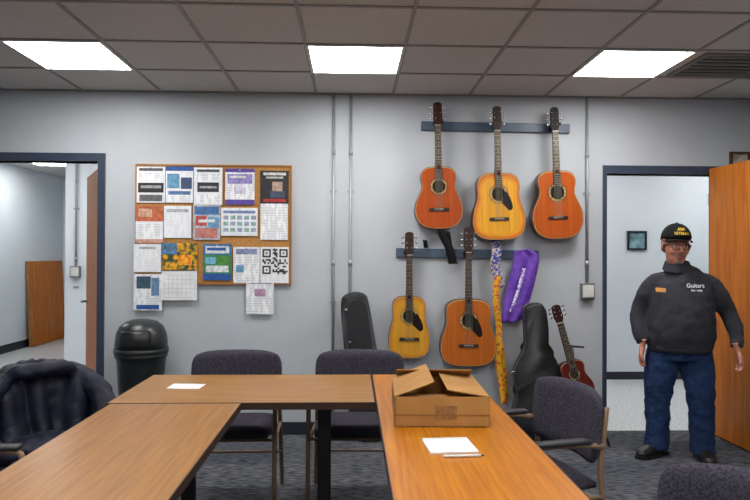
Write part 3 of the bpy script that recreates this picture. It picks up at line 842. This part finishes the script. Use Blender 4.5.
leg([(-.135, 0, .82), (-.155, -.005, .66), (-.172, -.012, .5), (-.178, -.0, .38), (-.178, .012, .2), (-.185, .01, .05)], [.105, .115, .098, .088, .083, .085])
leg([(.065, 0, .82), (.08, -.008, .66), (.096, -.03, .5), (.105, -.02, .38), (.115, .0, .2), (.12, .0, .04)], [.105, .115, .10, .09, .084, .085])
jn = mk('jeans', bm, m_jean, man, True); remesh(jn, .0105, 6); displace(jn, .022, .06); displace(jn, .01, .02)
def shoe(x, y, a):
    e = empty('shoe', (x, y, 0), a); e.parent = man
    bm = bmesh.new()
    add_tube(bm, [(0, .09, .055), (0, .04, .06), (0, -.04, .055), (0, -.12, .042), (0, -.18, .034), (0, -.2, .03)], [(.036, .04), (.044, .052), (.046, .048), (.052, .036), (.042, .027), (.018, .014)], 18)
    add_ell(bm, (0, .03, .09), (.042, .06, .05))
    o = mk('upper', bm, m_shoe, e, True); remesh(o, .008, 4)
    oo = catmull([(-.04, .1, 0), (.04, .1, 0), (.047, 0, 0), (.056, -.11, 0), (.04, -.19, 0), (0, -.212, 0), (-.04, -.19, 0), (-.056, -.11, 0), (-.047, 0, 0)], 4, True)
    bm = bmesh.new(); lo = [bm.verts.new((p.x, p.y, .001)) for p in oo]; hi = [bm.verts.new((p.x, p.y, .026)) for p in oo]; n = len(oo)
    bm.faces.new(lo[::-1]); bm.faces.new(hi)
    for i in range(n): bm.faces.new([lo[i], lo[(i + 1) % n], hi[(i + 1) % n], hi[i]])
    mk('sole', bm, m_black, e)
shoe(-.187, .01, R(-42)); shoe(.122, .0, R(4))
def hand(name, wrist, rot, thumb):
    e = empty(name, wrist, rot=rot); e.parent = man
    bm = bmesh.new()
    add_tube(bm, [(0, 0, .05), (0, 0, .0), (0, -.003, -.03), (0, -.005, -.07), (0, -.006, -.092)], [(.027, .022), (.029, .02), (.038, .018), (.043, .016), (.04, .012)], 16)
    for i, (l, c) in enumerate(((.07, .9), (.08, 1), (.075, 1.1), (.058, 1.2))):
        x = thumb * (.031 - i * .0207)
        p = Vector((x, -.006, -.085)); pts = [p + Vector((0, 0, .03)), p.copy()]; ang = .25 * c
        for sgm in (.45, .3, .25):
            p = p + Vector((0, -math.sin(ang) * l * sgm, -math.cos(ang) * l * sgm)); pts.append(p.copy()); ang += .55 * c
        add_tube(bm, pts, [.0095, .0098, .0092, .0085, .0068], 10)
    t = thumb
    add_tube(bm, [(t * .02, -.004, -.02), (t * .042, -.014, -.045), (t * .052, -.026, -.075), (t * .048, -.038, -.098)], [.014, .0135, .0115, .0085], 10)
    o = mk('palm_and_fingers', bm, m_skin, e, True); remesh(o, .0038, 2)
hand('hand_right', (-.288, -.07, .80), Euler((R(12), 0, R(70))), -1)
hand('hand_left', (.316, -.09, .80), Euler((R(18), 0, R(-75))), 1)
head = empty('head', (-.062, -.03, 1.512), rot=Euler((R(5), R(2), R(10)))); head.parent = man; head.scale = (1.15, 1.12, 1.12)
bm = bmesh.new()
add_ell(bm, (0, .015, .035), (.075, .095, .088))
add_ell(bm, (0, -.014, -.02), (.066, .074, .088))
add_ell(bm, (0, -.024, -.07), (.052, .056, .045))
add_ell(bm, (0, -.066, -.094), (.024, .018, .017))
for s in (-1, 1):
    add_ell(bm, (s * .036, -.058, -.028), (.023, .024, .022))
    add_ell(bm, (s * .028, -.08, .026), (.026, .01, .006), Euler((0, s * R(8), 0)))
    add_ell(bm, (s * .077, .012, -.008), (.008, .018, .03), Euler((R(8), 0, s * R(28))))
    add_ell(bm, (s * .012, -.098, -.032), (.008, .009, .007))
add_tube(bm, [(0, -.078, .022), (0, -.094, -.003), (0, -.114, -.026), (0, -.098, -.036)], [.0095, .0095, .0125, .008], 12)
add_ell(bm, (0, -.084, -.063), (.022, .008, .005)); add_ell(bm, (0, -.083, -.074), (.02, .009, .006))
add_tube(bm, [(0, .02, -.05), (.005, .018, -.10), (.01, .018, -.15)], [.049, .05, .054], 18)
add_ell(bm, (0, -.028, -.098), (.04, .043, .024))
o = mk('face', bm, m_skin, head, True); remesh(o, .0038, 2)
bm = bmesh.new(); add_ell(bm, (0, .028, .012), (.078, .09, .085))
bmesh.ops.delete(bm, geom=[v for v in bm.verts if v.co.y < .012 or v.co.z < -.06], context='VERTS')
mk('hair', bm, m_hair, head, True)
for s in (-1, 1):
    bm = bmesh.new(); add_ell(bm, (s * .0715, -.004, .008), (.006, .014, .022), Euler((R(6), 0, s * R(10))), u=12, v=8); mk('sideburn', bm, m_hair, head, True)
bm = bmesh.new()
for s in (-1, 1): add_ell(bm, (s * .012, -.0895, -.0535), (.016, .006, .0045), Euler((0, s * R(14), 0)), u=12, v=8)
mk('moustache', bm, m_hair, head, True)
bm = bmesh.new(); add_ell(bm, (0, -.071, -.096), (.021, .017, .014), u=14, v=10); mk('goatee', bm, m_hair, head, True)
bm = bmesh.new(); add_tube(bm, catmull([(-.021, -.086, -.069), (-.01, -.0925, -.068), (.01, -.0925, -.068), (.021, -.086, -.069)], 4), .0022, 6, ref=(0, 0, 1)); mk('mouth', bm, mat('lips', (130, 66, 58), .5), head, True)
m_ew = mat('eye_white', (215, 208, 202), .3); m_ir = mat('iris', (40, 28, 22), .3)
for s in (-1, 1):
    bm = bmesh.new(); add_ell(bm, (s * .029, -.0775, .006), (.0125, .008, .0065), u=12, v=8); mk('eye', bm, m_ew, head, True)
    bm = bmesh.new(); add_ell(bm, (s * .029, -.0838, .006), (.0052, .003, .0055), u=12, v=8); mk('iris', bm, m_ir, head, True)
    bm = bmesh.new(); add_ell(bm, (s * .03, -.0885, .0275), (.017, .004, .0032), Euler((0, s * R(8), 0)), u=12, v=8); mk('eyebrow', bm, m_hair, head, True)
    bm = bmesh.new(); add_tube(bm, catmull([(s * .031 - .022, -.096, .016), (s * .031, -.099, .019), (s * .031 + .023, -.092, .016), (s * .031 + .021, -.091, -.008), (s * .031, -.097, -.013), (s * .031 - .02, -.097, -.008)], 4, True) + [Vector((s * .031 - .022, -.096, .016))], .0021, 6, ref=(0, 1, 0))
    add_tube(bm, [(s * .053, -.091, .012), (s * .075, -.055, .012), (s * .081, .01, .01)], .002, 6, ref=(0, 0, 1))
    if s == 1: add_tube(bm, [(-.009, -.096, .012), (.0, -.102, .014), (.009, -.096, .012)], .002, 6, ref=(0, 0, 1))
    mk('glasses', bm, m_black, head, True)
bm = bmesh.new(); add_ell(bm, (0, .012, .048), (.086, .104, .1), u=32, v=24)
bmesh.ops.delete(bm, geom=[v for v in bm.verts if v.co.z < .04 - .13 * max(0, v.co.y)], context='VERTS')
for v in bm.verts:
    if v.co.y < 0 and v.co.z > .06: v.co.y -= .01
o = mk('cap_crown', bm, m_cap, head, True); o.modifiers.new('t', 'SOLIDIFY').thickness = .003
bm = bmesh.new(); rows = []
for j in range(5):
    q = j / 4; row = []
    for i in range(17):
        t = -1 + 2 * i / 16; an = t * R(64)
        x = (.084 + .004 * q) * math.sin(an); y = .012 - .102 * math.cos(an) - .052 * q * math.sqrt(max(0, 1 - t ** 4)); z = .05 - .004 * t * t + q * (.002 - .02 * t * t)
        row.append(bm.verts.new((x, y, z)))
    rows.append(row)
for j in range(4):
    for i in range(16): bm.faces.new([rows[j][i], rows[j][i + 1], rows[j + 1][i + 1], rows[j + 1][i]])
o = mk('cap_brim', bm, m_cap, head, True); o.modifiers.new('t', 'SOLIDIFY').thickness = .004
bm = bmesh.new(); add_ell(bm, (0, .012, .149), (.007, .007, .004), u=8, v=6); mk('cap_button', bm, m_cap, head, True)
def text_mesh(name, body, size, loc, m, parent, target=None, off=.004):
    cu = bpy.data.curves.new(name, 'FONT'); cu.body = body; cu.size = size; cu.align_x = 'CENTER'; cu.align_y = 'CENTER'; cu.offset = size * .015
    cu.resolution_u = 2
    to = bpy.data.objects.new(name + '_tmp', cu); S.collection.objects.link(to)
    bpy.context.view_layer.update()
    me = bpy.data.meshes.new_from_object(to.evaluated_get(bpy.context.evaluated_depsgraph_get()))
    bpy.data.objects.remove(to)
    me.transform(Matrix.Rotation(R(90), 4, 'X')); me.materials.clear(); me.materials.append(m)
    o = bpy.data.objects.new(name, me); S.collection.objects.link(o); o.parent = parent; o.location = loc
    if target: wrap(o, target, off)
    return o
def wrap(o, target, off):
    w = o.modifiers.new('wrap', 'SHRINKWRAP'); w.target = target; w.wrap_method = 'PROJECT'; w.use_project_y = True
    w.use_negative_direction = True; w.use_positive_direction = True; w.offset = off; w.wrap_mode = 'ABOVE_SURFACE'
for tx, sz, z in (('ARMY', .026, .112), ('VETERAN', .026, .086)):
    t_ = text_mesh('cap_lettering', tx, sz, (0, 0, 0), m_yel, head)
    for v in t_.data.vertices:
        ang = v.co.x / .1; zz = (z + v.co.z - .048) / .1; rr = math.sqrt(max(0, 1 - zz * zz))
        v.co = Vector((.089 * rr * math.sin(ang), .012 - .107 * rr * math.cos(ang) - .0125, z + v.co.z))
text_mesh('chest_logo', 'Guitars', .04, (.045, -.35, 1.235), m_paper, man, pull)
text_mesh('chest_logo_line', 'for vets', .024, (.052, -.35, 1.203), m_paper, man, pull)
bm = bmesh.new()
bmesh.ops.create_grid(bm, x_segments=8, y_segments=4, size=.5, matrix=Matrix.Rotation(R(90), 4, 'X') @ Matrix.Diagonal((.058, .028, 1, 1)))
o = mk('name_tag', bm, mat('brass_tag', (190, 130, 44), .4), man, loc=(-.17, -.35, 1.20)); wrap(o, pull, .006)
bm = bmesh.new()
bmesh.ops.create_grid(bm, x_segments=1, y_segments=24, size=.5, matrix=Matrix.Rotation(R(90), 4, 'X') @ Matrix.Diagonal((.006, .12, 1, 1)))
o = mk('zip', bm, m_black, man, loc=(-.04, -.35, 1.27)); wrap(o, pull, .003)

# ------------------------------------------------------------------ world
w = bpy.data.worlds.new('world'); S.world = w; w.use_nodes = True
w.node_tree.nodes['Background'].inputs[0].default_value = (.6, .7, .9, 1)
w.node_tree.nodes['Background'].inputs[1].default_value = .1
